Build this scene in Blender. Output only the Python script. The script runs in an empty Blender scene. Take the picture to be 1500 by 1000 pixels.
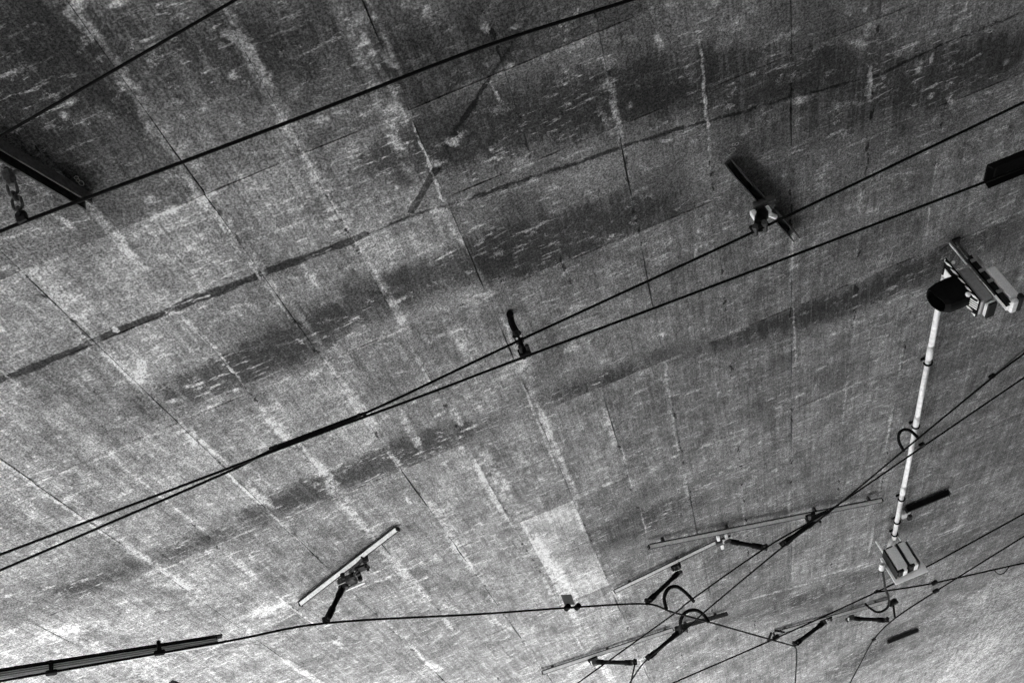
import bpy, math, random
import numpy as np
from mathutils import Vector, noise as mnoise
rnd = random.Random(7)
scene = bpy.context.scene

# ------------------------------------------------------------------ camera
EYE = Vector((0, 0, 1.6)); SOFFIT = 6.1
FPX = 1458.0                       # focal length in pixels of the 1500 px wide picture
VPX, VPY = 410.0, 990.0            # vanishing point of the +Y joints, from picture centre
_r = math.hypot(VPX, VPY); _th = math.atan(_r / FPX)
FWD = Vector((0, math.cos(_th), math.sin(_th)))
_U0 = Vector((0, -math.sin(_th), math.cos(_th))); _R0 = Vector((1, 0, 0))
_dx, _dy = VPX / _r, -VPY / _r
RIGHT = _dx * (-_U0) - _dy * _R0
UP = _dy * (-_U0) + _dx * _R0
cam_data = bpy.data.cameras.new('camera'); cam = bpy.data.objects.new('camera', cam_data)
scene.collection.objects.link(cam); scene.camera = cam
cam_data.sensor_width = 36.0; cam_data.lens = FPX / 1500.0 * 36.0
cam_data.clip_start = 0.05; cam_data.clip_end = 3000
from mathutils import Matrix
_m = Matrix((RIGHT, UP, -FWD)).transposed().to_4x4(); _m.translation = EYE
cam.matrix_world = _m

# ------------------------------------------------------------------ sky, sun, exposure
SUN_EL = math.radians(48); SUN_AZ = math.radians(-8)         # azimuth from +Y towards +X
world = bpy.data.worlds.new('World'); scene.world = world; world.use_nodes = True
wn = world.node_tree.nodes; wl = world.node_tree.links
sky = wn.new('ShaderNodeTexSky'); sky.sky_type = 'NISHITA'; sky.sun_disc = False
sky.sun_elevation = SUN_EL; sky.sun_rotation = SUN_AZ
bw = wn.new('ShaderNodeRGBToBW')                              # black-and-white film: a grey sky
wl.new(sky.outputs[0], bw.inputs[0]); wl.new(bw.outputs[0], wn['Background'].inputs[0])
wn['Background'].inputs[1].default_value = 0.10
sun_d = bpy.data.lights.new('sun', 'SUN'); sun = bpy.data.objects.new('sun', sun_d)
scene.collection.objects.link(sun)
sun_d.energy = 5.0; sun_d.angle = math.radians(0.5); sun_d.color = (1, 1, 1)
sd = Vector((math.sin(SUN_AZ) * math.cos(SUN_EL), math.cos(SUN_AZ) * math.cos(SUN_EL), math.sin(SUN_EL)))
sun.rotation_euler = sd.to_track_quat('Z', 'Y').to_euler(); sun.location = (-30, 60, 60)
scene.view_settings.view_transform = 'Standard'; scene.view_settings.look = 'None'
scene.view_settings.gamma = 1.0; scene.view_settings.use_curve_mapping = False
scene.view_settings.exposure = 2.60
scene.render.engine = 'CYCLES'
scene.cycles.max_bounces = 3; scene.cycles.diffuse_bounces = 2
scene.cycles.use_denoising = True; scene.cycles.adaptive_threshold = .04
scene.cycles.sample_clamp_indirect = 0

# ------------------------------------------------------------------ helpers
def ray(x, y):
    return (FWD * FPX + RIGHT * (x - 750) + UP * (500 - y)).normalized()
def P(x, y, drop=0.0):
    v = ray(x, y); return EYE + v * ((SOFFIT - drop - EYE.z) / v.z)
def PS(*pts):
    return [P(*p) for p in pts]
def project(p):
    d = Vector(p) - EYE; z = d.dot(FWD)
    if z < 0.01: return None
    return 750 + FPX * d.dot(RIGHT) / z, 500 - FPX * d.dot(UP) / z

class MB:
    def __init__(self): self.v = []; self.f = []
    def add(self, vs, fs):
        o = len(self.v); self.v += [tuple(a) for a in vs]; self.f += [tuple(i + o for i in g) for g in fs]; return self
    def box(self, c, sx, sy, sz, ax=None, bev=0.0):
        c = Vector(c)
        X, Y, Z = ax if ax else (Vector((1, 0, 0)), Vector((0, 1, 0)), Vector((0, 0, 1)))
        hx, hy, hz = sx / 2, sy / 2, sz / 2
        b = min(bev, hx * .45, hy * .45, hz * .45)
        if b <= 0:
            vs = [c + X * (i * hx) + Y * (j * hy) + Z * (k * hz) for k in (-1, 1) for j in (-1, 1) for i in (-1, 1)]
            return self.add(vs, [(0, 2, 3, 1), (4, 5, 7, 6), (0, 1, 5, 4), (2, 6, 7, 3), (0, 4, 6, 2), (1, 3, 7, 5)])
        ring = lambda rx, ry: [(rx, ry - b), (rx - b, ry), (-rx + b, ry), (-rx, ry - b), (-rx, -ry + b), (-rx + b, -ry), (rx - b, -ry), (rx, -ry + b)]
        L = [(hx - b * .7, hy - b * .7, -hz), (hx, hy, -hz + b), (hx, hy, hz - b), (hx - b * .7, hy - b * .7, hz)]
        vs = []
        for rx, ry, z in L: vs += [c + X * u + Y * w + Z * z for u, w in ring(rx, ry)]
        fs = [tuple(range(7, -1, -1)), tuple(range(24, 32))]
        for l in range(3):
            for i in range(8):
                j = (i + 1) % 8; fs.append((l * 8 + i, l * 8 + j, l * 8 + 8 + j, l * 8 + 8 + i))
        return self.add(vs, fs)
    def tube(self, pts, r, n=8, caps=True):
        pts = [Vector(p) for p in pts]; vs = []; fs = []
        rr = r if isinstance(r, (list, tuple)) else [r] * len(pts)
        t0 = (pts[1] - pts[0]).normalized()
        a = Vector((0, 0, 1)) if abs(t0.z) < .9 else Vector((1, 0, 0))
        u = a.cross(t0).normalized()
        for i, p in enumerate(pts):
            t = ((pts[i + 1] if i + 1 < len(pts) else p) - (pts[i - 1] if i else p)).normalized()
            u = (u - t * u.dot(t)).normalized(); w = t.cross(u)
            for k in range(n):
                g = 2 * math.pi * k / n
                vs.append(p + (u * math.cos(g) + w * math.sin(g)) * rr[i])
        for i in range(len(pts) - 1):
            for k in range(n):
                j = (k + 1) % n; fs.append((i * n + k, i * n + j, i * n + n + j, i * n + n + k))
        if caps:
            fs.append(tuple(range(n - 1, -1, -1))); fs.append(tuple(range((len(pts) - 1) * n, len(pts) * n)))
        return self.add(vs, fs)
    def prism(self, prof, p0, p1, down=Vector((0, 0, -1))):
        """closed 2-D profile (across, down) swept from p0 to p1"""
        p0, p1 = Vector(p0), Vector(p1); t = (p1 - p0).normalized()
        s = t.cross(down).normalized(); d = s.cross(t).normalized()
        if d.dot(down) < 0: d = -d
        n = len(prof)
        vs = [q + s * a + d * b for q in (p0, p1) for a, b in prof]
        fs = [tuple(range(n - 1, -1, -1)), tuple(range(n, 2 * n))]
        fs += [(i, (i + 1) % n, n + (i + 1) % n, n + i) for i in range(n)]
        return self.add(vs, fs)
    def ball(self, c, r, n=8, m=5):
        c = Vector(c); vs = [c + Vector((0, 0, r))]; fs = []
        for i in range(1, m):
            a = math.pi * i / m
            for k in range(n):
                g = 2 * math.pi * k / n
                vs.append(c + Vector((math.sin(a) * math.cos(g), math.sin(a) * math.sin(g), math.cos(a))) * r)
        vs.append(c - Vector((0, 0, r)))
        for k in range(n): fs.append((0, 1 + k, 1 + (k + 1) % n))
        for i in range(m - 2):
            for k in range(n):
                a = 1 + i * n + k; b = 1 + i * n + (k + 1) % n; fs.append((a, a + n, b + n, b))
        e = len(vs) - 1; o = 1 + (m - 2) * n
        for k in range(n): fs.append((e, o + (k + 1) % n, o + k))
        return self.add(vs, fs)
    def build(self, name, mat, parent=None, smooth=False):
        me = bpy.data.meshes.new(name); me.from_pydata(self.v, [], self.f)
        import bmesh
        b = bmesh.new(); b.from_mesh(me); bmesh.ops.recalc_face_normals(b, faces=b.faces); b.to_mesh(me); b.free()
        me.materials.append(mat)
        if smooth:
            for p in me.polygons: p.use_smooth = len(p.vertices) < 5
        o = bpy.data.objects.new(name, me); scene.collection.objects.link(o)
        if parent is not None:
            o.parent = parent; o.matrix_parent_inverse = Matrix.Translation(-parent.location)
        return o

def tag(o, label, cat, group=None, kind=None):
    o['label'] = label; o['category'] = cat
    if group: o['group'] = group
    if kind: o['kind'] = kind
    return o
def thing(name, loc, label, cat, group=None):
    e = bpy.data.objects.new(name, None); e.location = loc; e.empty_display_size = .1
    scene.collection.objects.link(e); return tag(e, label, cat, group)
def smooth_path(pts, k=8):
    pts = [Vector(p) for p in pts]
    if len(pts) < 3: return pts
    out = []
    for i in range(len(pts) - 1):
        a = pts[i - 1] if i else pts[0] * 2 - pts[1]
        b, c = pts[i], pts[i + 1]
        d = pts[i + 2] if i + 2 < len(pts) else c * 2 - b
        for j in range(k):
            t = j / k
            out.append(.5 * ((2 * b) + (c - a) * t + (2 * a - 5 * b + 4 * c - d) * t * t + (3 * b - a - 3 * c + d) * t ** 3))
    return out + [pts[-1]]
def ext(pts, a=0, b=0):
    pts = list(pts)
    if a: pts = [pts[0] + (pts[0] - pts[1]).normalized() * a] + pts
    if b: pts = pts + [pts[-1] + (pts[-1] - pts[-2]).normalized() * b]
    return pts

# ------------------------------------------------------------------ materials
def simple(name, val, rough=.6, metal=0.0, spots=.25, scale=30, bump=0.0, spec=.3):
    m = bpy.data.materials.new(name); m.use_nodes = True
    n, l = m.node_tree.nodes, m.node_tree.links; b = n['Principled BSDF']
    g = n.new('ShaderNodeNewGeometry'); t = n.new('ShaderNodeTexNoise'); t.inputs['Scale'].default_value = scale
    t.inputs['Detail'].default_value = 6; t.inputs['Roughness'].default_value = .7
    l.new(g.outputs['Position'], t.inputs['Vector'])
    r = n.new('ShaderNodeMapRange'); r.inputs['From Min'].default_value = .3; r.inputs['From Max'].default_value = .7
    r.inputs['To Min'].default_value = val * (1 - spots); r.inputs['To Max'].default_value = val * (1 + spots)
    l.new(t.outputs['Fac'], r.inputs['Value']); l.new(r.outputs[0], b.inputs['Base Color'])
    b.inputs['Roughness'].default_value = rough; b.inputs['Metallic'].default_value = metal
    b.inputs['Specular IOR Level'].default_value = spec
    if bump:
        bp = n.new('ShaderNodeBump'); bp.inputs['Strength'].default_value = bump; bp.inputs['Distance'].default_value = .002
        l.new(t.outputs['Fac'], bp.inputs['Height']); l.new(bp.outputs[0], b.inputs['Normal'])
    return m
M = dict(
    wire=simple('wire_metal', .004, .7, 0, .4, 40, 0, .06),
    black=simple('black_rubber', .004, .7, 0, .4, 40, 0, .05),
    dark=simple('dark_steel', .012, .6, 0, .6, 50, .2, .1),
    rust=simple('weathered_steel', .045, .6, 0, .7, 40, .3, .2),
    galv=simple('galvanised_steel', .78, .5, 0, .3, 45, .2),
    midgrey=simple('grey_paint', .22, .5, 0, .25, 60),
    lightgrey=simple('light_grey_paint', .62, .6, 0, .35, 110),
    white=simple('white_paint', .85, .4, 0, .12, 60),
    pipe=simple('white_plastic', .72, .4, 0, .30, 18),
    bolt=simple('bright_bolt', .85, .25, .3, .1, 60),
    chalk=simple('chalk', .42, .9, 0, .3, 200),
    mortar=simple('dark_mortar', .05, .9, 0, .7, 40, .4),
)

# concrete of the ceiling; stains are given in ceiling metres (x, y, angle, half length, half width, strength)
STAINS = []
def stain(x0, y0, x1, y1, w, s):
    """soft-edged stain along a line between two picture points, half width w metres on the ceiling"""
    a, b = P(x0, y0), P(x1, y1); c = (a + b) / 2; d = b - a
    ex_ = w
    if s < 0 and w > .1: ex_ = w * 2.6; w *= 1.45; s *= 1.1
    if s > 0: s *= 1.3; w *= .85
    STAINS.append((c.x, c.y, math.atan2(d.y, d.x), d.length / 2 + ex_, w, s))

# dark damp stains gathered above the pour joints
stain(600, 225, 680, 195, .17, -.75)
stain(640, 205, 860, 140, .20, -.55)
stain(850, 175, 1010, 120, .22, -.45)
stain(1040, 130, 1280, 80, .20, -.40)
stain(1380, 110, 1480, 85, .26, -.55)
stain(690, 60, 800, 30, .3, -.4)
stain(370, 530, 440, 500, .20, -.75)
stain(255, 580, 320, 555, .18, -.55)
stain(440, 470, 560, 430, .20, -.50)
stain(560, 440, 640, 400, .20, -.35)
stain(690, 385, 840, 350, .22, -.6)
stain(870, 340, 1010, 310, .22, -.35)
stain(540, 680, 670, 635, .20, -.75)
stain(400, 735, 520, 695, .20, -.55)
stain(280, 800, 400, 750, .18, -.35)
stain(800, 585, 1000, 520, .20, -.55)
stain(1000, 520, 1260, 435, .20, -.55)
stain(1260, 430, 1400, 370, .25, -.45)
stain(130, 855, 260, 800, .2, -.3)
stain(30, 890, 140, 850, .2, -.35)
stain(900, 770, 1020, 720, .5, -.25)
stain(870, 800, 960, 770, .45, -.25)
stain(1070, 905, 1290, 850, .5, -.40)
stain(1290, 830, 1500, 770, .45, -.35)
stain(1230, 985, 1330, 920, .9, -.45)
stain(1100, 130, 1400, 190, .5, -.25)
stain(0, 120, 60, 210, .45, -.55)
stain(40, 60, 170, 20, .35, -.35)
stain(200, 110, 420, 30, .3, -.3)
stain(330, 120, 480, 90, .3, -.3)
stain(1190, 60, 1290, 20, .3, -.2)
stain(640, 210, 960, 110, .40, -.34); stain(900, 170, 1250, 120, .42, -.18); stain(580, 120, 700, 260, .34, -.22)
stain(680, 400, 860, 340, .36, -.34); stain(1280, 130, 1480, 90, .45, -.2); stain(820, 300, 1000, 260, .4, -.22); stain(1250, 440, 1480, 330, .45, -.25)
stain(200, 600, 480, 480, .38, -.20); stain(330, 790, 640, 660, .36, -.20)
# the long dark leak along the day joint
def trail(pts, w, st, sub=2):
    for i in range(len(pts) - 1):
        (a, b), (c, d) = pts[i], pts[i + 1]
        for k in range(sub):
            t0, t1 = (k - .35) / sub, (k + 1.35) / sub
            stain(a + (c - a) * t0, b + (d - b) * t0, a + (c - a) * t1, b + (d - b) * t1, w * rnd.uniform(.75, 1.3), -st * rnd.uniform(.7, 1.2))
trail([(-40, 570), (30, 545), (127, 506), (140, 498), (253, 453), (290, 436), (337, 421), (393, 397), (423, 386), (497, 360), (530, 346)], .044, 1.6)
trail([(530, 346), (590, 322), (640, 305), (690, 290)], .02, .7, 1)
trail([(690, 290), (780, 260), (900, 220), (1000, 188)], .028, .9)
trail([(1000, 188), (1130, 152), (1290, 108), (1390, 62), (1500, 18)], .022, .65)
trail([(656, 212), (680, 172), (706, 132)], .03, .9, 1); trail([(706, 132), (735, 88), (775, 26)], .03, .7, 1)
stain(490, 445, 505, 470, .05, -.4)
stain(200, 985, 420, 930, .7, .08); stain(380, 895, 430, 880, .22, .2); stain(1400, 990, 1500, 900, 3.2, .36); stain(1380, 900, 1500, 850, 1.5, .3)  # broad pale patches; the first paints extra light into the lower-left corner
# pale lime streaks along the joints running away from the camera
for (a, b, c, d, w, s) in [
    (345, 45, 400, 140, .05, .45), (335, 50, 355, 60, .05, .5), (400, 150, 440, 225, .04, .35), (440, 230, 480, 300, .05, .3),
    (515, 10, 560, 110, .03, .45), (550, 85, 600, 185, .025, .35), (565, 80, 580, 95, .05, .5), (570, 150, 585, 165, .05, .5),
    (100, 20, 130, 45, .05, .55), (170, 110, 200, 140, .05, .4), (225, 190, 260, 220, .05, .4), (270, 270, 310, 310, .06, .3),
    (725, 440, 770, 540, .035, .4), (765, 545, 850, 735, .035, .55), (680, 655, 750, 775, .05, .45), (780, 780, 860, 900, .08, .35),
    (585, 600, 620, 665, .05, .7), (360, 710, 400, 745, .06, .5), (250, 845, 290, 870, .08, .4), (190, 805, 240, 833, .05, .4),
    (205, 530, 207, 560, .05, .9), (200, 545, 212, 535, .04, .6), (440, 385, 465, 420, .035, .5), (20, 560, 50, 575, .05, .4),
    (350, 905, 420, 885, .12, .3), (60, 930, 140, 915, .25, .25),
    (620, 965, 650, 985, .08, .5), (690, 900, 780, 930, .05, .25), (640, 880, 680, 900, .06, .25),
    (640, 300, 700, 390, .03, .25), (690, 380, 730, 450, .03, .3), (660, 205, 668, 212, .05, .6), (630, 240, 648, 238, .05, .55),
    (735, 105, 750, 95, .04, .5), (752, 40, 758, 38, .03, .5), (780, 265, 790, 258, .04, .4),
    (1070, 885, 1200, 850, .07, .6), (1180, 850, 1290, 820, .05, .45), (1370, 785, 1420, 765, .06, .5), (1240, 455, 1260, 448, .03, .4),
    (700, 435, 720, 430, .06, .5), (830, 990, 930, 930, .15, .5), (870, 960, 900, 1000, .1, .4), (650, 720, 720, 690, .05, .2),
    (280, 610, 330, 590, .06, .3), (270, 640, 285, 650, .07, .4), (180, 460, 200, 450, .03, .3),
    (1340, 760, 1370, 745, .08, .45), (1360, 800, 1500, 745, .08, .2), 
    (1050, 20, 1100, 60, .12, .2), (1240, 60, 1270, 70, .06, .3), (1340, 95, 1350, 110, .05, .3), (1390, 140, 1400, 170, .04, .35),
    (1150, 150, 1190, 140, .06, .3), (870, 130, 910, 115, .05, .25), (900, 60, 930, 55, .06, .3)]:
    stain(a, b, c, d, w, s)

XA = [-3.53, -2.98, -2.42, -1.86, -1.29, -.69, -.04, .55, 1.13, 1.72, 2.31, 2.91, 3.5]
rj = random.Random(21)
for x in XA:                                       # lime bleeding out along the joints, in broken lengths
    y = 2.2
    while y < 15:
        L = rj.uniform(.2, .8) * (1 + y * .05)
        if rj.random() < (.75 if x < .3 else .3):
            STAINS.append((x + rj.uniform(-.03, .03), y, math.pi / 2 + rj.uniform(-.03, .03), L * .7, rj.choice((rj.uniform(.008, .02), rj.uniform(.008, .02), rj.uniform(.02, .045))) * (1 + y * .04), rj.uniform(.4, .9)))
        if rj.random() < .55:
            for c in range(5):
                STAINS.append((x + rj.uniform(-.01, .01), y + rj.uniform(0, L), math.pi / 2 + rj.uniform(-.3, .3), rj.uniform(.015, .07), rj.uniform(.007, .016), -rj.uniform(.8, 1.6)))
        y += L * 1.3
for yb in (1.95, 3.70, 5.49, 7.22, 8.98, 11.4, 14.48):
    x = -6
    while x < 7:
        L = rj.uniform(.2, .7)
        if rj.random() < .65: STAINS.append((x, yb + rj.uniform(-.02, .03), rj.uniform(-.04, .04), L * .7, rj.uniform(.012, .05), rj.uniform(.2, .55)))
        x += L * 1.3
for k in range(150):
    q = P(rj.uniform(0, 1500), rj.uniform(0, 1000))
    if q.y < 17: STAINS.append((q.x, q.y, rj.choice((0, 0, math.pi / 2)) + rj.uniform(-.3, .3), rj.uniform(.03, .12), rj.uniform(.015, .045), rj.uniform(.4, .9)))
for x, ya, yb, w, sv in [(-.66, 2.5, 4.9, .07, .30), (-.15, 2.5, 4.4, .05, .3), (-2.40, 3.3, 6.2, .07, .28), (-3.50, 4.8, 8.6, .11, .30), (-1.27, 2.3, 5.5, .06, .25),
                          (-.60, 7.3, 12.5, .10, .34), (.0, 6.2, 11.6, .05, .40), (-1.88, 6.0, 9.6, .10, .30), (-1.25, 6.2, 9.5, .06, .28), (-4.6, 6.5, 10.5, .14, .25), (-2.95, 5.0, 8.8, .08, .22),
                          (.55, 3.6, 7.4, .04, .10), (1.13, 3.2, 7.0, .05, .09), (2.33, 3.4, 8.5, .06, .10), (-.35, 5.5, 9.0, .06, .22)]:
    y = ya
    while y < yb:
        L = rj.uniform(.5, 1.1)
        STAINS.append((x + rj.uniform(-.03, .03), y + L / 2, math.pi / 2 + rj.uniform(-.03, .03), L * .8, w * rj.uniform(.5, 1.3), sv * .8 * rj.uniform(.2, 1.6)))
        y += L
def concrete(name, stains):
    m = bpy.data.materials.new(name); m.use_nodes = True
    n, l = m.node_tree.nodes, m.node_tree.links; bs = n['Principled BSDF']
    def math_(op, a, b=None, clamp=False):
        q = n.new('ShaderNodeMath'); q.operation = op; q.use_clamp = clamp
        for i, v in enumerate((a, b)):
            if v is None: continue
            if isinstance(v, (int, float)): q.inputs[i].default_value = v
            else: l.new(v, q.inputs[i])
        return q.outputs[0]
    def rng(v, a, b, c, d, kind='LINEAR'):
        q = n.new('ShaderNodeMapRange'); q.interpolation_type = kind; l.new(v, q.inputs['Value'])
        for k, x in zip(('From Min', 'From Max', 'To Min', 'To Max'), (a, b, c, d)): q.inputs[k].default_value = x
        return q.outputs[0]
    def noi(vec, sc, det=4, ro=.6):
        q = n.new('ShaderNodeTexNoise'); q.noise_dimensions = '2D'
        q.inputs['Scale'].default_value = sc; q.inputs['Detail'].default_value = det
        q.inputs['Roughness'].default_value = ro; l.new(vec, q.inputs['Vector']); return q.outputs['Fac']
    def mapped(vec, loc, rot, sc, typ='POINT'):
        q = n.new('ShaderNodeMapping'); q.vector_type = typ
        q.inputs['Location'].default_value = loc; q.inputs['Rotation'].default_value = rot; q.inputs['Scale'].default_value = sc
        l.new(vec, q.inputs['Vector']); return q.outputs[0]
    geo = n.new('ShaderNodeNewGeometry')
    pos = mapped(geo.outputs['Position'], (0, 0, 0), (0, 0, 0), (1, 1, 0))
    # ragged stain edges: positions nudged by noise
    wn_ = n.new('ShaderNodeTexNoise'); wn_.noise_dimensions = '2D'
    wn_.inputs['Scale'].default_value = 5; wn_.inputs['Detail'].default_value = 5; wn_.inputs['Roughness'].default_value = .8
    l.new(pos, wn_.inputs['Vector'])
    va = n.new('ShaderNodeVectorMath'); va.operation = 'SUBTRACT'; l.new(wn_.outputs['Color'], va.inputs[0]); va.inputs[1].default_value = (.5, .5, .5)
    vb = n.new('ShaderNodeVectorMath'); vb.operation = 'SCALE'; l.new(va.outputs[0], vb.inputs[0]); vb.inputs['Scale'].default_value = .22
    vc = n.new('ShaderNodeVectorMath'); vc.operation = 'ADD'; l.new(pos, vc.inputs[0]); l.new(vb.outputs[0], vc.inputs[1])
    wpos = mapped(vc.outputs[0], (0, 0, 0), (0, 0, 0), (1, 1, 0))
    # thin marks keep closer to their line
    vd = n.new('ShaderNodeVectorMath'); vd.operation = 'SCALE'; l.new(va.outputs[0], vd.inputs[0]); vd.inputs['Scale'].default_value = .06
    ve = n.new('ShaderNodeVectorMath'); ve.operation = 'ADD'; l.new(pos, ve.inputs[0]); l.new(vd.outputs[0], ve.inputs[1])
    tpos = mapped(ve.outputs[0], (0, 0, 0), (0, 0, 0), (1, 1, 0))
    acc = {'D': None, 'L': None, 'T': None}
    for (x, y, a, L, w, s) in stains:
        mp = mapped(wpos if w > .1 else tpos, (x, y, 0), (0, 0, a), (L, w, 1), 'TEXTURE')
        g = n.new('ShaderNodeTexGradient'); g.gradient_type = 'SPHERICAL'; l.new(mp, g.inputs[0])
        q = n.new('ShaderNodeMath'); q.operation = 'MULTIPLY_ADD'; l.new(g.outputs['Fac'], q.inputs[0]); q.inputs[1].default_value = abs(s) * 1.5
        key = 'L' if s > 0 else ('D' if w > .1 else 'T')
        if acc[key] is None: q.inputs[2].default_value = 0
        else: l.new(acc[key], q.inputs[2])
        acc[key] = q.outputs[0]
    cloud = noi(wpos, 2.6, 5, .68)
    mott = noi(pos, 13, 4, .75)
    grain = noi(pos, 70, 2, .9)
    grit = noi(pos, 30, 2, .7)
    dashv = mapped(pos, (0, 0, 0), (0, 0, -.05), (5.5, 26, 1)); dash = noi(dashv, 1, 4, .7)
    dashm = noi(pos, 1.3, 2, .6)
    colv = mapped(pos, (3, 1, 0), (0, 0, .02), (15, 1.0, 1)); cols = noi(colv, 1, 3, .65)
    finv = mapped(pos, (1, 5, 0), (0, 0, .01), (48, 1.6, 1)); fine = noi(finv, 1, 3, .7)
    flv = mapped(wpos, (7, 2, 0), (0, 0, 0), (5.0, 9, 1)); fleck = noi(flv, 1, 4, .7)
    vor = n.new('ShaderNodeTexVoronoi'); vor.voronoi_dimensions = '2D'; vor.inputs['Scale'].default_value = 9; l.new(wpos, vor.inputs['Vector'])
    pit = rng(vor.outputs['Distance'], .03, .08, 1, 0)
    pit = math_('MULTIPLY', pit, math_('GREATER_THAN', n_sep(n, l, vor.outputs['Color']), .66))
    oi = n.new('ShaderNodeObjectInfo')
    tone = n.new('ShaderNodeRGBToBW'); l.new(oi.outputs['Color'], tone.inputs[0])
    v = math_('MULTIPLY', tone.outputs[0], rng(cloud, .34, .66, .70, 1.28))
    v = math_('MULTIPLY', v, rng(cols, .32, .68, .80, 1.18))
    v = math_('MULTIPLY', v, rng(fine, .33, .67, .84, 1.16))
    v = math_('MULTIPLY', v, rng(mott, .33, .67, .74, 1.24))
    # damp, soot and lime
    rag = rng(mott, .34, .66, .55, 1.35)
    sy = n.new('ShaderNodeSeparateXYZ'); l.new(pos, sy.inputs[0])
    dm = math_('ADD', dashm, rng(sy.outputs[1], 6, 13, 0, .12))
    dsh = math_('MULTIPLY', rng(dash, .575, .67, 0, 1.1), rng(dm, .42, .62, .0, 1))
    flk = math_('MULTIPLY', rng(fleck, .60, .69, 0, .95), rng(mott, .4, .6, .3, 1))
    lt = math_('ADD', dsh, flk)
    if acc['L'] is not None:
        lt = math_('ADD', lt, rng(math_('MULTIPLY', acc['L'], rng(mott, .36, .64, .2, 1.6)), .05, .7, 0, 1.2))
    keep = math_('SUBTRACT', 1.0, math_('MULTIPLY', math_('MINIMUM', lt, 1.0), .75))      # lime lies over the damp
    if acc['D'] is not None:
        dk = rng(math_('MULTIPLY', acc['D'], math_('MULTIPLY', rag, math_('MULTIPLY', rng(fine, .35, .65, .7, 1.25), rng(cols, .35, .65, .55, 1.4)))), .04, .80, 0, .74, 'SMOOTHSTEP')
        v = math_('MULTIPLY', v, math_('SUBTRACT', 1.0, math_('MULTIPLY', dk, keep)))
    if acc['T'] is not None:
        tk = rng(math_('MULTIPLY', acc['T'], rng(mott, .34, .66, .5, 1.4)), .05, .9, 0, .80, 'SMOOTHSTEP')
        v = math_('MULTIPLY', v, math_('SUBTRACT', 1.0, math_('MULTIPLY', tk, keep)))
    v = math_('MULTIPLY', v, math_('ADD', 1.0, lt))
    v = math_('MULTIPLY', v, rng(grit, .34, .66, .78, 1.22))
    v = math_('MULTIPLY', v, rng(grain, .37, .63, .46, 1.54))
    v = math_('MULTIPLY', v, math_('SUBTRACT', 1.0, math_('MULTIPLY', pit, .75)))
    v = math_('MINIMUM', math_('MAXIMUM', v, .012), .85)
    l.new(v, bs.inputs['Base Color'])
    bs.inputs['Roughness'].default_value = .95; bs.inputs['Specular IOR Level'].default_value = .1
    h = math_('ADD', math_('MULTIPLY', grit, .5), math_('MULTIPLY', mott, .9))
    bp = n.new('ShaderNodeBump'); bp.inputs['Strength'].default_value = .6; bp.inputs['Distance'].default_value = .008
    l.new(h, bp.inputs['Height']); l.new(bp.outputs[0], bs.inputs['Normal'])
    return m
def n_sep(n, l, col):
    q = n.new('ShaderNodeSeparateColor'); l.new(col, q.inputs[0]); return q.outputs[0]
M['slab'] = simple('slab_concrete', .12, .95, 0, .3, 8)
M['ground'] = simple('pale_paving', .38, .9, 0, .18, 3)

# ------------------------------------------------------------------ ground and ceiling
g = MB().add([(-500, -500, 0), (500, -500, 0), (500, 500, 0), (-500, 500, 0)], [(0, 1, 2, 3)]).build('ground', M['ground'])
g['kind'] = 'structure'; g['label'] = 'pale paved ground under and beyond the bridge'
EDGE_N = Vector((-.85, .527)).normalized(); EDGE_T = Vector((EDGE_N.y, -EDGE_N.x)); EDGE_D = 11.8  # unseen open edge, invented skew; deck beyond view shaped to block and grade light
e0 = EDGE_N * EDGE_D - EDGE_T * 60; e1 = EDGE_N * EDGE_D + EDGE_T * 130
Z0 = SOFFIT + .03; Z1 = Z0 + .9
poly = [(e0.x, e0.y), (80, e0.y), (80, e1.y), (e1.x, e1.y)]
ceil_ = MB().add([(x, y, z) for z in (Z0, Z1) for x, y in poly],
                 [(0, 1, 2, 3), (7, 6, 5, 4)] + [(i, (i + 1) % 4, 4 + (i + 1) % 4, 4 + i) for i in range(4)]).build('ceiling', M['slab'])
ceil_['kind'] = 'structure'; ceil_['label'] = 'stained board-marked concrete underside of a bridge'

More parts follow.
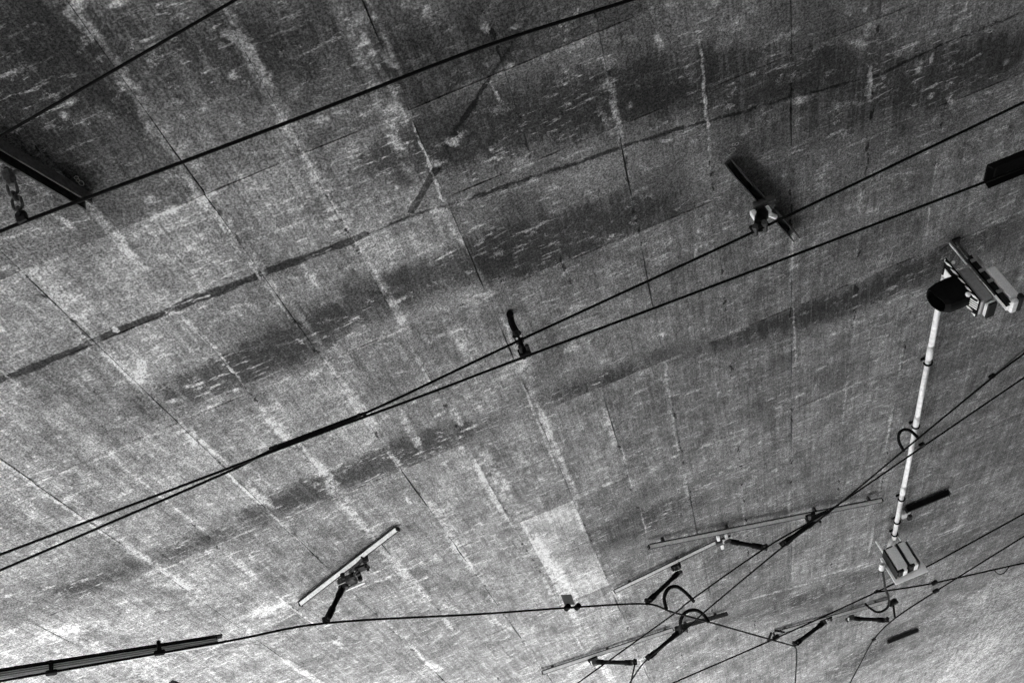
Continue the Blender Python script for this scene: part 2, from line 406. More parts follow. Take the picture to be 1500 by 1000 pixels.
XH = [-3.53, -2.98, -2.42, -1.86, -1.29, -.69, -.04, .55, 1.13, 1.72, 2.31, 2.91, 3.5]
XF = [-9.4, -8.2, -7.03, -5.86, -4.69, -3.53, -2.42, -1.29, -.04, 1.13, 2.31, 3.5, 4.68, 5.86, 7.04, 8.22, 9.4, 10.6, 11.8, 13.0]
YR = [-.3, .25, 1.95, 3.70, 4.45, 5.49, 7.22, 8.98, 11.40, 12.9, 14.48, 16.3, 18.1, 19.9, 21.8, 23.7, 25.7, 27.8, 30.0, 32.3, 34.8]
ZONES = {}
def panel(x0, x1, y0, y1, tone):
    pts = []
    K = 5
    def edge(ax, ay, bx, by, nx, ny):
        half = nx != 0 and min(abs(ax - q) for q in XF) > .05
        for k in range(K):
            t = k / K; x = ax + (bx - ax) * t; y = ay + (by - ay) * t
            g = mnoise.noise(Vector((x * 2.9, y * 1.7, 3.1))) * 1.4 + rnd.uniform(-.25, .25)
            j = .0003 + max(0, g - (.12 if half else -.12)) * (.006 if half else .009)
            pts.append((x + nx * j, y + ny * j))
    edge(x0, y0, x1, y0, 0, 1); edge(x1, y0, x1, y1, -1, 0); edge(x1, y1, x0, y1, 0, -1); edge(x0, y1, x0, y0, 1, 0)
    n_ = len(pts); z = SOFFIT + rnd.random() * .003
    tilt = (rnd.random() - .5) * .002
    cx, cy = (x0 + x1) / 2, (y0 + y1) / 2
    vs = [(x, y, z + tilt * (x - cx)) for x, y in pts] + [(x, y, Z0 - .001) for x, y in pts]
    fs = [tuple(range(n_))] + [(i, (i + 1) % n_, n_ + (i + 1) % n_, n_ + i) for i in range(n_)]
    row = sum(1 for q in YR if q <= cy)
    zone = (row if row < 11 else 11 + row // 4, int((cx + 12) // 2.4))
    if zone not in ZONES: ZONES[zone] = []
    o = MB().add(vs, fs).build('panel', M['slab'], ceil_)
    ZONES[zone].append((o, x0, x1, y0, y1))
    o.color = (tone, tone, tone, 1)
    return o
n_pan = 0
for yi in range(len(YR) - 1):
    y0, y1 = YR[yi], YR[yi + 1]
    if y1 < 9.0:
        xs = sorted(set([x for x in XF if x < -3.6] + XH + [x for x in XF if x > 3.6]))
    elif y1 < 11.5:
        xs = sorted(set(XF + [-.62, .55]))
    else: xs = XF
    for xi in range(len(xs) - 1):
        x0, x1 = xs[xi], xs[xi + 1]; see = False
        for a in (x0 - .5, (x0 + x1) / 2, x1 + .5):
            for b in (y0 - .4, (y0 + y1) / 2, y1 + .4):
                q = project((a, b, SOFFIT))
                if q and -60 < q[0] < 1560 and -60 < q[1] < 1060: see = True
        if not see: continue
        cx, cy = (x0 + x1) / 2, (y0 + y1) / 2
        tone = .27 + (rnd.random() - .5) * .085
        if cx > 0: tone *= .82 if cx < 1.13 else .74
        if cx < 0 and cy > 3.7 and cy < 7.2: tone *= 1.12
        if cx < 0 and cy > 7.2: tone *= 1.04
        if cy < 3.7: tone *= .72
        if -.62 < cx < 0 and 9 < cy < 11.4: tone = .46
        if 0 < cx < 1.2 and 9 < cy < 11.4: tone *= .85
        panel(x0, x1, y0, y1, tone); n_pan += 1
for zi, (zone, lst) in enumerate(ZONES.items()):       # one concrete, with the stains that lie in each stretch of ceiling
    zx0 = min(q[1] for q in lst) - .25; zx1 = max(q[2] for q in lst) + .25; zy0 = min(q[3] for q in lst) - .25; zy1 = max(q[4] for q in lst) + .25
    use = []
    for st in STAINS:
        x, y, a, L, w, sv = st
        if sv < 0 and .1 < w < .45 and not (zy0 + .25 <= y <= zy1 - .25): continue
        ex = abs(math.cos(a)) * L + abs(math.sin(a)) * w; ey = abs(math.sin(a)) * L + abs(math.cos(a)) * w
        if x + ex > zx0 and x - ex < zx1 and y + ey > zy0 and y - ey < zy1: use.append(st)
    mt = concrete('ceiling_concrete', use)
    for q in lst: q[0].data.materials[0] = mt
print('panels', n_pan, 'zones', len(ZONES))

# dark mortar strips filling a slanting slot
def strip(a, b, w, t=.004):
    p0, p1 = P(*a), P(*b); d = (p1 - p0).normalized(); s = Vector((-d.y, d.x, 0))
    vs = []; K = 7
    for side in (-1, 1):
        for k in range(K):
            q = p0 + (p1 - p0) * (k / (K - 1)) + s * side * (w / 2 + (rnd.random() - .5) * .012); vs.append(q)
    ring = vs[:K] + vs[K:][::-1]; n_ = len(ring)
    vv = [(q.x, q.y, SOFFIT - t) for q in ring] + [(q.x, q.y, SOFFIT + .012) for q in ring]
    return MB().add(vv, [tuple(range(n_))] + [(i, (i + 1) % n_, n_ + (i + 1) % n_, n_ + i) for i in range(n_)]).build('mortar_strip', M['mortar'], ceil_)
ms = strip((601, 312), (640, 246), .045, .002); ms.color = (.085, .085, .085, 1)
mc = (P(601, 312) + P(640, 246)) / 2
for lst in ZONES.values():
    for q in lst:
        if q[1] <= mc.x <= q[2] and q[3] <= mc.y <= q[4]: ms.data.materials[0] = q[0].data.materials[0]

# chalk marks
def glyph(strokes, c, ux, uy, w=.006):
    mb = MB()
    for st in strokes:
        pts = [Vector((c.x, c.y, SOFFIT - .002)) + ux * a + uy * b for a, b in st]
        for i in range(len(pts) - 1):
            d = pts[i + 1] - pts[i]
            mb.prism([(-w / 2, -.001), (w / 2, -.001), (w / 2, .001), (-w / 2, .001)], pts[i] - d.normalized() * w * .3, pts[i + 1] + d.normalized() * w * .3)
    return mb.build('chalk_mark', M['chalk'], ceil_)
def circ(cx, cy, rx, ry, n=9): return [(cx + rx * math.cos(2 * math.pi * k / n), cy + ry * math.sin(2 * math.pi * k / n)) for k in range(n + 1)]
def ceil_axes(x, y, dx, dy):
    a = P(x, y); b = P(x + dx, y + dy); u = (b - a).normalized(); return a, u
for (x, y, dx, dy, sc, kind) in [(1077, 211, -3, 10, .05, 'eight'), (1073, 219, -3, 10, .05, 'oh'), (1068, 227, -3, 10, .045, 'ex'),
                                 (113, 262, 10, -3, .04, 'eight'), (119, 268, 10, -3, .04, 'oh'),
                                 (1458, 319, 10, -2, .06, 'plus'), (1467, 321, 10, -2, .06, 'eight'), (1474, 320, 10, -2, .06, 'oh'),
                                 (945, 503, 10, -4, .06, 'seven'), (953, 500, 10, -4, .06, 'three'), (962, 496, 10, -4, .06, 'plus'),
                                 (1280, 384, 10, -3, .12, 'scrawl'), (1296, 379, 10, -3, .12, 'scrawl')]:
    a, u = ceil_axes(x, y, dx, dy); w = Vector((-u.y, u.x, 0))
    G = dict(eight=[circ(0, .25, .22, .25), circ(0, -.25, .27, .27)], oh=[circ(0, 0, .3, .45)], ex=[[(-.4, -.4), (.4, .4)], [(-.3, .4), (.3, -.3)]],
             plus=[[(-.4, 0), (.4, 0)], [(0, -.4), (0, .4)]], seven=[[(-.3, .4), (.3, .45), (-.1, -.5)]],
             three=[[(-.3, .4), (.2, .35), (0, 0), (.3, -.2), (-.3, -.5)]],
             scrawl=[[(-.8, -.4), (-.3, .5), (0, -.3), (.4, .6), (.5, -.5)], [(-.5, .1), (.7, .2)]])[kind]
    glyph([[(p * sc, q * sc) for p, q in s] for s in G], a, u, w, .004 if x < 1200 else .005)

# ------------------------------------------------------------------ overhead wires
def wire(name, label, pts, r, a=0, b=0, cat='wire', mat='wire', k=8):
    p = ext(smooth_path(PS(*pts), k), a, b)
    o = MB().tube(p, r, 8).build(name, M[mat], None, True)
    return tag(o, label, cat)
DW = .42
wire('overhead_wire', 'short black wire crossing the top left corner above the chain', [(0, 200, .40), (150, 113, .42), (345, 0, .42)], .0075, 2, 2)
wire('overhead_wire', 'thick black wire from the chain up across the upper left ceiling to the top edge',
     [(0, 339, DW), (32, 326, DW), (130, 289, DW), (425, 178, DW), (700, 72, DW), (925, 0, DW)], .0095, 2, 2)
wire('overhead_wire', 'lower wire of the long middle pair, entering the black trough at right',
     [(0, 812, .45), (360, 676, .45), (500, 623, .45), (620, 579, .45), (770, 522, .45), (1110, 394, .45), (1450, 264, .45)], .0095, 2, .4)
wire('overhead_wire', 'black wire clamped to the right-hand ceiling channel, upper of the long middle pair',
     [(0, 835, .43), (160, 766, .43), (340, 688, .43), (400, 658, .43), (535, 605, .40), (764, 497, .30), (1112, 336, .34), (1500, 150, .34)], .0095, 2, 2)
wire('overhead_wire', 'dark wire running from the long trough at lower left to the jumper loops',
     [(0, 997, .52), (325, 940, .52), (478, 912, .52), (700, 899, .52), (840, 889, .52), (945, 884, .52), (985, 896, .52), (1040, 911, .52), (1164, 946, .52)], .011, 2, 0)
wire('overhead_wire', 'thin wire dropping from the lowest insulator to the bottom edge', [(1164, 946, .52), (1167, 956, .53), (1165, 1000, .62)], .011, 0, 1.5)
wire('overhead_wire', 'dark wire from right edge past the white pipe, down to the bottom edge',
     [(1500, 553, .44), (1350, 655, .44), (1215, 747, .44), (1120, 803, .46), (1010, 880, .48), (985, 900, .48), (846, 1000, .50)], .0095, 2, 2)
wire('overhead_wire', 'dark wire from right edge behind the clip, running to the second jumper loop',
     [(1500, 518, .46), (1455, 552, .46), (1340, 646, .46), (1213, 751, .46), (1150, 798, .48), (1040, 889, .50), (1000, 925, .52), (948, 965, .52), (922, 1000, .54)], .0095, 2, 2)
wire('overhead_wire', 'thin short wire from the end of the flat insulator to the bottom edge', [(930, 972, .52), (924, 1000, .56)], .010, 0, 1.5)
wire('overhead_wire', 'long dark wire along the strut below the grey signal, from bottom to right edge',
     [(985, 1000, .30), (1130, 937, .30), (1285, 866, .30), (1357, 830, .30), (1500, 752, .30)], .011, 2, 2)
wire('overhead_wire', 'dark wire curving from right edge down to the bottom edge past the short dark bar',
     [(1500, 785, .5), (1370, 866, .5), (1310, 906, .5), (1280, 936, .5), (1260, 972, .5), (1245, 1000, .5)], .010, 3, 2)
wire('overhead_wire', 'twisted dark wire with a small slack loop near the lower right edge',
     [(1283, 867, .31), (1330, 860, .36), (1370, 853, .40), (1460, 833, .42), (1500, 824, .42)], .012, 0, 3)
wire('slack_loop', 'small slack loop of thin wire hanging below the twisted wire', [(1456, 834, .42), (1462, 840, .46), (1470, 839, .46), (1478, 830, .42)], .007, 0, 0, 'wire loop')
wire('feeder_wire', 'pale thin wire beside the clipped wire at the right edge', [(1500, 512, .36), (1455, 550, .36), (1405, 592, .34)], .007, 2, 0, 'wire', 'rust')
# jumper loops
wire('jumper_loop', 'black arched jumper cable left of the wire crossing', [(976, 892, .52), (973, 874, .42), (980, 861, .36), (992, 859, .36), (1005, 868, .40), (1016, 880, .47)], .022, 0, 0, 'cable', 'black')
wire('jumper_loop', 'black arched jumper cable right at the wire crossing', [(998, 921, .52), (997, 908, .46), (1005, 896, .40), (1018, 893, .38), (1030, 899, .42), (1038, 911, .52)], .022, 0, 0, 'cable', 'black')
wire('jumper_loop', 'black arched jumper cable beside the white pipe', [(1324, 660, .45), (1317, 647, .40), (1317, 635, .36), (1324, 629, .34), (1334, 631, .35), (1344, 640, .45)], .016, 0, 0, 'cable', 'black')

# ------------------------------------------------------------------ fittings
DOWN = Vector((0, 0, -1))
def axes(p0, p1):
    t = (p1 - p0).normalized(); s = t.cross(DOWN).normalized(); d = s.cross(t).normalized()
    return t, s, d
def hexbolt(p, r, h, d, parent, mat='dark', name='bolt'):
    return MB().tube([p, p + d * h], r, 6).build(name, M[mat], parent)

def channel(name, label, p0, p1, w, dep, th, mat, off=0.0, lips=False, bolts=(.12, .88), cat='channel'):
    """inverted U channel fixed under the ceiling, slot facing down"""
    e = thing(name, (p0 + p1) / 2, label, cat)
    a, b = p0 + DOWN * off, p1 + DOWN * off
    h = w / 2
    prof = [(-h, 0), (h, 0), (h, dep), (h - th, dep), (h - th, th), (-h + th, th), (-h + th, dep), (-h, dep)]
    MB().prism(prof, a, b).build('profile', M[mat], e)
    t, s, d = axes(a, b)
    if lips:
        for sg in (-1, 1):
            MB().box((a + b) / 2 + s * sg * (h + .012) + d * (dep - .004), (b - a).length, .024, .008, (t, s, d)).build('flange', M[mat], e)
    for k in bolts:
        q = a + (b - a) * k
        MB().box(q + d * (th + .004), w * .6, w * .6, .008, (t, s, d)).build('washer', M['rust'], e)
        hexbolt(q + d * (th + .006), w * .16, .02, d, e, 'dark')
    return e
def bar(name, label, p0, p1, w, dep, mat, off=.03, feet=(.1, .9), cat='strut'):
    """closed rail with a dark strip for shade, held off the ceiling on feet"""
    e = thing(name, (p0 + p1) / 2, label, cat)
    sink = lambda q: EYE + (q - EYE) * ((SOFFIT - off - dep * .5 - EYE.z) / (SOFFIT - EYE.z)) - DOWN * (dep * .5)
    a, b = sink(p0), sink(p1); h = w / 2
    MB().prism([(-h, .006), (h, .006), (h * .95, dep * .3), (h * .35, dep), (-h * .35, dep), (-h * .95, dep * .3)], a, b).build('rail', M[mat], e)
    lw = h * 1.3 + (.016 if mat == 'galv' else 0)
    MB().prism([(-lw, 0), (lw, 0), (lw, .006), (-lw, .006)], a, b).build('shade_lip', M['dark'], e)  # dark lip, widened on pale rails to stand in for their shadow
    MB().prism([(-h * .2, dep), (h * .2, dep), (h * .2, dep + .004), (-h * .2, dep + .004)], a, b).build('slot_strip', M['dark'], e)
    t, s, d = axes(a, b)
    for q, sg in ((a, -1), (b, 1)):
        MB().box(q + t * sg * .006 + d * dep / 2, .012, w * 1.08, dep * 1.08, (t, s, d), .002).build('end_cap', M['dark'], e)
    for k in feet:
        q = a + (b - a) * k - d * off
        MB().box(q + d * (off / 2), .035, w * .8, off, (t, s, d), .004).build('foot', M['rust'], e)
        hexbolt(q + d * (off + dep * .8), .010, dep * .25, d, e, 'dark')
    return e
def wire_clamp(p, t, parent, sc=1.0, mat='dark'):
    s = t.cross(DOWN).normalized(); d = s.cross(t).normalized()
    c = MB().box(p - d * .02 * sc, .09 * sc, .035 * sc, .06 * sc, (t, s, d), .006).build('wire_clamp', M[mat], parent)
    for sg in (-1, 1):
        MB().tube([p + t * sg * .028 * sc - s * .03 * sc - d * .025 * sc, p + t * sg * .028 * sc + s * .03 * sc - d * .025 * sc], .011 * sc, 6).build('bolt', M[mat], c)
    return c
def insulator(name, label, pa, pb, r, wt, bracket=True, anchor=None, bsc=1.0, mat='black'):
    """insulating rod from a ceiling bracket at pa to a wire clamp at pb; wt = wire direction"""
    e = thing(name, pa, label, 'insulator')
    r *= .74; bsc *= .8
    t = (pb - pa).normalized(); L = (pb - pa).length
    a, b = pa + t * .05, pb - t * .05
    pts = [a, a + t * .08, a + t * .081, a + t * (L * .3), b - t * (L * .3), b - t * .111, b - t * .11, b]
    rod = MB().tube(pts, [r * 1.25, r * 1.25, r, r * .96, r * .96, r, r * 1.3, r * 1.3], 10).build('rod', M[mat], e, True)
    s = t.cross(Vector((0, 0, 1))).normalized()
    d = s.cross(t).normalized()
    for q, sg in ((a, -1), (b, 1)):
        for k in (-1, 1):
            MB().box(q + t * sg * .025 + s * k * r * .8, .08, .010, r * 1.9, (t, s, d), .002).build('clevis', M['dark'], e)
        MB().tube([q + t * sg * .04 - s * r * 1.5, q + t * sg * .04 + s * r * 1.5], .011, 6).build('pin', M['rust'], e)
    wire_clamp(pb, wt, e, 1.0 * bsc)
    if bracket:
        top = anchor if anchor else Vector((pa.x, pa.y, SOFFIT - .03))
        br = MB()
        br.tube([top, pa + (top - pa) * .15], .022 * bsc, 8)
        br.box(pa, .11 * bsc, .10 * bsc, .09 * bsc, None, .01)
        bk = br.build('bracket', M['rust'], e)
        MB().box(top + DOWN * .012, .16 * bsc, .12 * bsc, .024, None, .004).build('base_plate', M['dark'], e)
        for i, j in ((-1, -1), (1, -1), (1, 1), (-1, 1)):
            hexbolt(top + Vector((i * .055 * bsc, j * .04 * bsc, -.024)), .012, .022, DOWN, e, 'dark')
        for k in (-1, 1):
            MB().tube([pa + Vector((-.07 * bsc, k * .03, .01)), pa + Vector((.075 * bsc, k * .03, .01))], .013, 6).build('bolt', M['galv'], bk)
    return e
def wdir(a, b, d=.5): return (P(*b, d) - P(*a, d)).normalized()

# upper-left channel with turnbuckle
c1 = channel('ceiling_channel', 'dark steel channel at the left edge above the hanging chain', P(-150, 122), P(129, 288), .062, .085, .008, 'rust', 0, False, (.3, .97))
tb = thing('hanging_chain', P(14, 262, .08), 'short rusty chain hanging from the left channel down to the thick wire', 'chain')
ta, tz = P(10, 250, .10), P(33, 322, .415)
td = (tz - ta).normalized(); ts = td.cross(Vector((0, 1, .3))).normalized(); tn = ts.cross(td).normalized()
TL = (tz - ta).length
def tpt(k, u=0, n_=0): return ta + td * (TL * k) + ts * u + tn * n_
MB().box(tpt(.12), .055, .05, .075, (ts, tn, td), .01).box(tpt(.22), .04, .04, .05, (ts, tn, td), .01).build('swivel', M['rust'], tb)
MB().tube([tpt(.10, -.055), tpt(.10, .055)], .014, 6).build('bolt', M['rust'], tb)
MB().tube([tpt(-.05), tpt(.1)], .014, 8).build('hook_rod', M['dark'], tb)
def link_path(k0, k1, hw, flip):
    A = []
    for i in range(17):
        g = 2 * math.pi * i / 16
        cu, cv = math.cos(g), math.sin(g)
        mid = (k0 + k1) / 2; half = (k1 - k0) / 2 * TL
        vv = math.copysign(max(0, half - hw), cv) + cv * hw if abs(cv) > .01 else 0
        A.append(tpt(mid, 0 if flip else cu * hw, cu * hw if flip else 0) + td * vv)
    return A
for k0, k1, fl in ((.24, .50, False), (.45, .60, True), (.55, .80, False), (.76, .92, True)):
    MB().tube(link_path(k0, k1, .024 if not fl else .020, fl), .0085, 8).build('chain_link', M['rust'], tb, True)
MB().box(tpt(.95), .055, .035, .06, (ts, tn, td), .012).build('wire_clamp', M['dark'], tb)
MB().tube([tpt(.93, 0, -.03), tpt(.93, 0, .035)], .012, 6).build('bolt', M['dark'], tb)

# right-hand channel with clamp bracket
c2 = channel('ceiling_channel', 'steel channel slanting over the upper right ceiling beside chalk marks', P(1066, 236), P(1160, 341), .058, .085, .008, 'rust', 0, False, (.3, .92))
ib = thing('wire_bracket', P(1118, 300, .09), 'bolted clamp bracket holding the upper wire under the right channel', 'bracket')
p_top, p_w = P(1119, 300, .09), P(1113, 333, .33)
MB().box(p_top, .16, .10, .05, None, .006).build('base_plate', M['rust'], ib)
MB().box(P(1123, 308, .13), .045, .06, .075, None, .006).build('block', M['galv'], ib)
MB().box(P(1105, 315, .15), .04, .05, .07, None, .006).build('block', M['galv'], ib)
MB().box(P(1114, 313, .14), .09, .09, .09, None, .012).build('body', M['dark'], ib)
MB().tube([P(1115, 313, .15), P(1112, 333, .32)], [.045, .038], 10).build('stem', M['black'], ib, True)
wt = wdir((1050, 365), (1170, 310), .34)
for k, (u, v) in enumerate(((1106, 337), (1120, 331))):
    b_ = P(u, v, .33)
    MB().tube([b_ + Vector((0, -.045, 0)), b_ + Vector((0, .045, 0))], .022, 8).build('roller', M['rust'], ib)
MB().box(p_w + Vector((0, 0, .015)), .13, .03, .055, (wt, wt.cross(DOWN).normalized(), DOWN), .006).build('wire_clamp', M['dark'], ib)
MB().tube([P(1127, 314, .1), P(1136, 318, .11)], .02, 8).build('bolt', M['galv'], ib)

# middle hanger with two bright bolts
hg = thing('wire_hanger', P(747, 460, 0), 'short black hanger rod with two shiny bolts holding the middle wire pair', 'hanger')
ha = [P(747, 461, .0), P(750, 474, .08), P(756, 486, .17), P(759, 492, .22)]
MB().tube(smooth_path(ha, 5), .025, 10).build('rod', M['black'], hg, True)
MB().tube([P(747, 460, 0), P(747, 460, .03)], .028, 10).build('base_plate', M['black'], hg)
wt = wdir((700, 540), (850, 480), .3); ws = wt.cross(DOWN).normalized()
cl = MB().box(P(759, 494, .25), .06, .05, .10, (wt, ws, DOWN), .008).build('wire_clamp', M['dark'], hg)
for (u, v) in ((757, 496), (763, 492)):
    q = P(u, v, .26) - ray(u, v) * .04
    MB().tube([q, q - ray(u, v) * .022], .009, 8).build('bolt', M['bolt'], cl)
for (u, v) in ((755, 489), (761, 487), (766, 497), (753, 493)):
    q = P(u, v, .26) - ray(u, v) * .02
    MB().ball(q, .013).build('nut', M['dark'], cl)
MB().tube([P(761, 498, .29), P(766, 512, .40)], .018, 8).build('link', M['black'], hg)
lc = MB().box(P(768, 515, .42), .085, .05, .07, (wt, ws, DOWN), .012).build('wire_clamp', M['black'], hg)
for (u, v) in ((763, 512), (773, 510), (766, 520), (774, 516)):
    q = P(u, v, .43); MB().tube([q - ws * .04, q + ws * .04], .014, 7).build('bolt', M['dark'], lc)

# splice between the middle wires
sp = thing('wire_splice', P(460, 632, .43), 'long black splice sleeve where the middle wires meet', 'splice')
MB().tube([P(394, 657, .41), P(535, 604, .39)], .008, 8).build('sleeve', M['black'], sp, True)
for (u, v) in ((397, 657), (404, 654), (526, 608), (534, 607)):
    q = P(u, v, .42); MB().box(q, .025, .015, .03, (wt, ws, DOWN), .004).build('clip', M['dark'], sp)

# dark trough at right edge
tr = thing('wire_trough', P(1475, 255, .40), 'black hanging trough at the right edge that the middle wire enters', 'trough')
q0 = P(1449, 259, .40); q1 = q0 + Vector((1.6, .02, 0))
MB().prism([(-.11, .02), (-.08, -.05), (.08, -.05), (.11, .02), (.10, .02), (.072, -.035), (-.072, -.035), (-.10, .02)], q0, q1).build('cover', M['black'], tr)
MB().prism([(-.07, -.02), (.07, -.02), (.07, -.005), (-.07, -.005)], q0 + Vector((.05, 0, 0)), q1).build('liner', M['black'], tr)
for k in (1.1, 1.5):
    MB().tube([q0 + Vector((k, 0, .05)), Vector((q0.x + k, q0.y, SOFFIT))], .012, 8).build('hanger_rod', M['dark'], tr)

# long trough at lower left
lt_ = thing('wire_trough', P(160, 962, .42), 'long ribbed grey trough over the wire at the lower left corner', 'trough')
q0, q1 = P(-160, 1007, .42), P(325, 931, .42)
t, s, d = axes(q0, q1)
sg = 1 if s.y < 0 else -1                     # towards the camera
MB().prism([(-.02 * sg, 0), (.045 * sg, 0), (.045 * sg, .012), (-.02 * sg, .012)], q0, q1).build('top_flange', M['black'], lt_)
MB().prism([(-.012 * sg, .012), (.0, .012), (.0, .08), (-.012 * sg, .08)], q0, q1 - t * .04).build('web', M['lightgrey'], lt_)
for k in (.022, .040, .056, .072):
    MB().prism([(.0, k), (.010 * sg, k + .002), (.010 * sg, k + .007), (.0, k + .009)], q0, q1 - t * .04).build('rib', M['midgrey' if k < .05 else 'lightgrey'], lt_)
for (u, v) in ((75, 979), (233, 950)):
    q = P(u, v - 2, .46)
    MB().box(q - d * .01, .035, .05, .10, (t, s, d), .008).box(q + d * .045, .09, .05, .035, (t, s, d), .008).build('hanger_clamp', M['black'], lt_)

# strut with insulator, lower left of centre
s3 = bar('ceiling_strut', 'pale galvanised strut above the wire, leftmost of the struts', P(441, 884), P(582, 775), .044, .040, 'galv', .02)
insulator('insulator', 'dark insulator rod hanging from the leftmost strut to the wire', P(503, 858, .14), P(478, 909, .50), .034, wdir((400, 926), (560, 906), .52), True, P(530, 830, .10))
cb = thing('strut_clamp', P(515, 845, .1), 'rusty bolted clamp cluster beside the leftmost strut', 'clamp')
MB().box(P(509, 851, .10), .17, .13, .07, None, .012).build('plate', M['rust'], cb)
for (u, v) in ((525, 842), (528, 850), (517, 846), (503, 848)):
    q = P(u, v, .14); MB().tube([q, q + Vector((0, 0, .06))], .022, 7).build('bolt', M['dark'], cb)
MB().box(P(520, 858, .15), .20, .03, .02, None, .004).build('strap', M['galv'], cb)
MB().tube([P(513, 838, .08), P(532, 818, .07)], .02, 8).build('threaded_rod', M['rust'], cb)
MB().box(P(534, 817, .06), .06, .05, .08, None, .008).build('foot', M['dark'], cb)

# struts at lower right
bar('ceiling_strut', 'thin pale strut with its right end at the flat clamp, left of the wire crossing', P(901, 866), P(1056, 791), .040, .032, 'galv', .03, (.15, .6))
insulator('insulator', 'dark insulator reaching right from the thin pale strut to the wire', P(1066, 792, .14), P(1122, 802, .42), .036, wdir((1080, 833), (1160, 775), .45), True, P(1062, 788, .06))
MBc = thing('strut_clamp', P(1055, 793, .08), 'pale bolted clamp on the end of the thin pale strut', 'clamp')
for (u, v) in ((1052, 788), (1058, 800), (1064, 786)):
    q = P(u, v, .11); MB().box(q, .035, .12, .03, None, .005).build('jaw', M['galv'], MBc)
MB().box(P(1058, 793, .09), .16, .08, .05, None, .008).build('plate', M['rust'], MBc)
bar('ceiling_strut', 'longest pale strut, with a dark strip deepening its band of shade above the twin wires', P(951, 801), P(1291, 733), .045, .040, 'galv', .06, (.06, .32, .7, .95))
insulator('insulator', 'dark insulator running along the twin wires below the longest strut', P(1192, 764, .16), P(1147, 797, .42), .040, wdir((1100, 838), (1200, 760), .45), True, P(1186, 754, .08))
kc = thing('strut_clamp', P(1195, 757, .12), 'dark long clamp under the longest strut at the wire crossing', 'clamp')
kt = (P(1215, 745) - P(1183, 758)).normalized(); ks = kt.cross(DOWN).normalized()
MB().box(P(1198, 756, .17), .30, .07, .05, (kt, ks, DOWN), .012).build('body', M['dark'], kc)
for (u, v) in ((1196, 762), (1201, 766), (1186, 757)):
    q = P(u, v, .18); MB().tube([q - ks * .05, q + ks * .05], .018, 7).build('bolt', M['rust'], kc)
insulator('insulator', 'dark insulator below the thin pale strut, left of the jumper loops', P(994, 838, .12), P(949, 881, .50), .036, wdir((900, 886), (990, 893), .52), True)
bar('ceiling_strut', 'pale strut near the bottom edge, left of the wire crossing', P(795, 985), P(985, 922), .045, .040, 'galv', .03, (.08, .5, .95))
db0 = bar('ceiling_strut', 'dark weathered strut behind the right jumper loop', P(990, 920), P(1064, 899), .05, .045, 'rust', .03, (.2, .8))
insulator('insulator', 'flat dark insulator near the bottom edge under the pale strut', P(872, 969, .14), P(930, 970, .46), .040, wdir((924, 1000), (948, 965), .5), True, P(868, 964, .07), 1.1)
insulator('insulator', 'dark insulator from the right jumper loop down left to the thin wires', P(994, 925, .16), P(950, 963, .48), .038, wdir((930, 985), (990, 932), .5), True, P(1000, 922, .1), 1.1)
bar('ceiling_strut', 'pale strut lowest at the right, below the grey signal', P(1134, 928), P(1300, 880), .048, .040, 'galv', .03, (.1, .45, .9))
insulator('insulator', 'dark insulator from the lowest right strut to the wire kink', P(1206, 912, .18), P(1165, 943, .49), .042, wdir((1100, 928), (1164, 946), .5), True, P(1212, 906, .1), 1.1)
insulator('insulator', 'flat dark insulator pointing right at the curving wire', P(1248, 905, .16), P(1300, 908, .46), .042, wdir((1280, 936), (1310, 906), .5), True, P(1244, 904, .06), 1.1)
for lab, (u, v) in (('dark clamp where the wire passes the lowest strut, left end', (1137, 933)), ('dark clamp at the right end of the lowest strut', (1308, 882)),
                    ('dark clip on the twisted wire above the curving wire', (1369, 853)), ('dark sleeve clip on the curving wire at lower right', (1371, 865)),
                    ('dark clip joining the two wires near the right edge', (1453, 551)), ('dark clamp on the wire just right of the white pipe', (1350, 651)),
                    ('tiny dark knob on the curving wire near the bottom', (1280, 936)), ('small dark clip at the wire fork below the grey signal', (1284, 866))):
    dr = .44 if v < 700 else .42
    if u in (1137, 1308, 1284): dr = .28
    if u in (1371, 1280): dr = .5
    e = thing('wire_clip', P(u, v, dr), lab, 'clip')
    p = P(u, v, dr); tt = wdir((u - 30, v + 18), (u + 30, v - 18), dr); ss = tt.cross(DOWN).normalized()
    sc = {1137: .9, 1308: 1.2, 1369: .8, 1371: .8, 1453: .6, 1350: .55, 1280: .6, 1284: .6}[u]
    MB().box(p, .12 * sc, .06 * sc, .07 * sc, (tt, ss, DOWN), .012).build('body', M['dark'], e)
    for k in (-1, 1): MB().tube([p + tt * k * .03 * sc - ss * .055 * sc, p + tt * k * .03 * sc + ss * .055 * sc], .014 * sc, 7).build('bolt', M['black'], e)
    if u == 1137:
        for k in (-1, 1): MB().box(p + tt * k * .09 + Vector((0, 0, .05)), .16, .03, .03, ((tt + Vector((0, 0, -.8 * k))).normalized(), ss, (tt + Vector((0, 0, -.8 * k))).normalized().cross(ss)), .006).build('arm', M['dark'], e)
    if u == 1308: MB().tube([p, P(1311, 905, .5)], .016, 8).build('drop_rod', M['dark'], e)

# plate with two clips on the far wire
pl = thing('sign_plate', P(836, 884, .45), 'small dark square plate clipped upright on the wire', 'plate')
a, b = P(827, 887, .50), P(846, 886, .50); tt = (b - a).normalized(); ss = tt.cross(DOWN).normalized()
MB().box((a + b) / 2 + Vector((-.01, 0, .075)), .14, .012, .12, (tt, ss, DOWN), .003).build('plate', M['midgrey'], pl)
for q in (P(831, 889, .51), P(846, 888, .51)):
    MB().tube([q - ss * .03, q + ss * .03], .032, 10).build('clip', M['black'], pl)

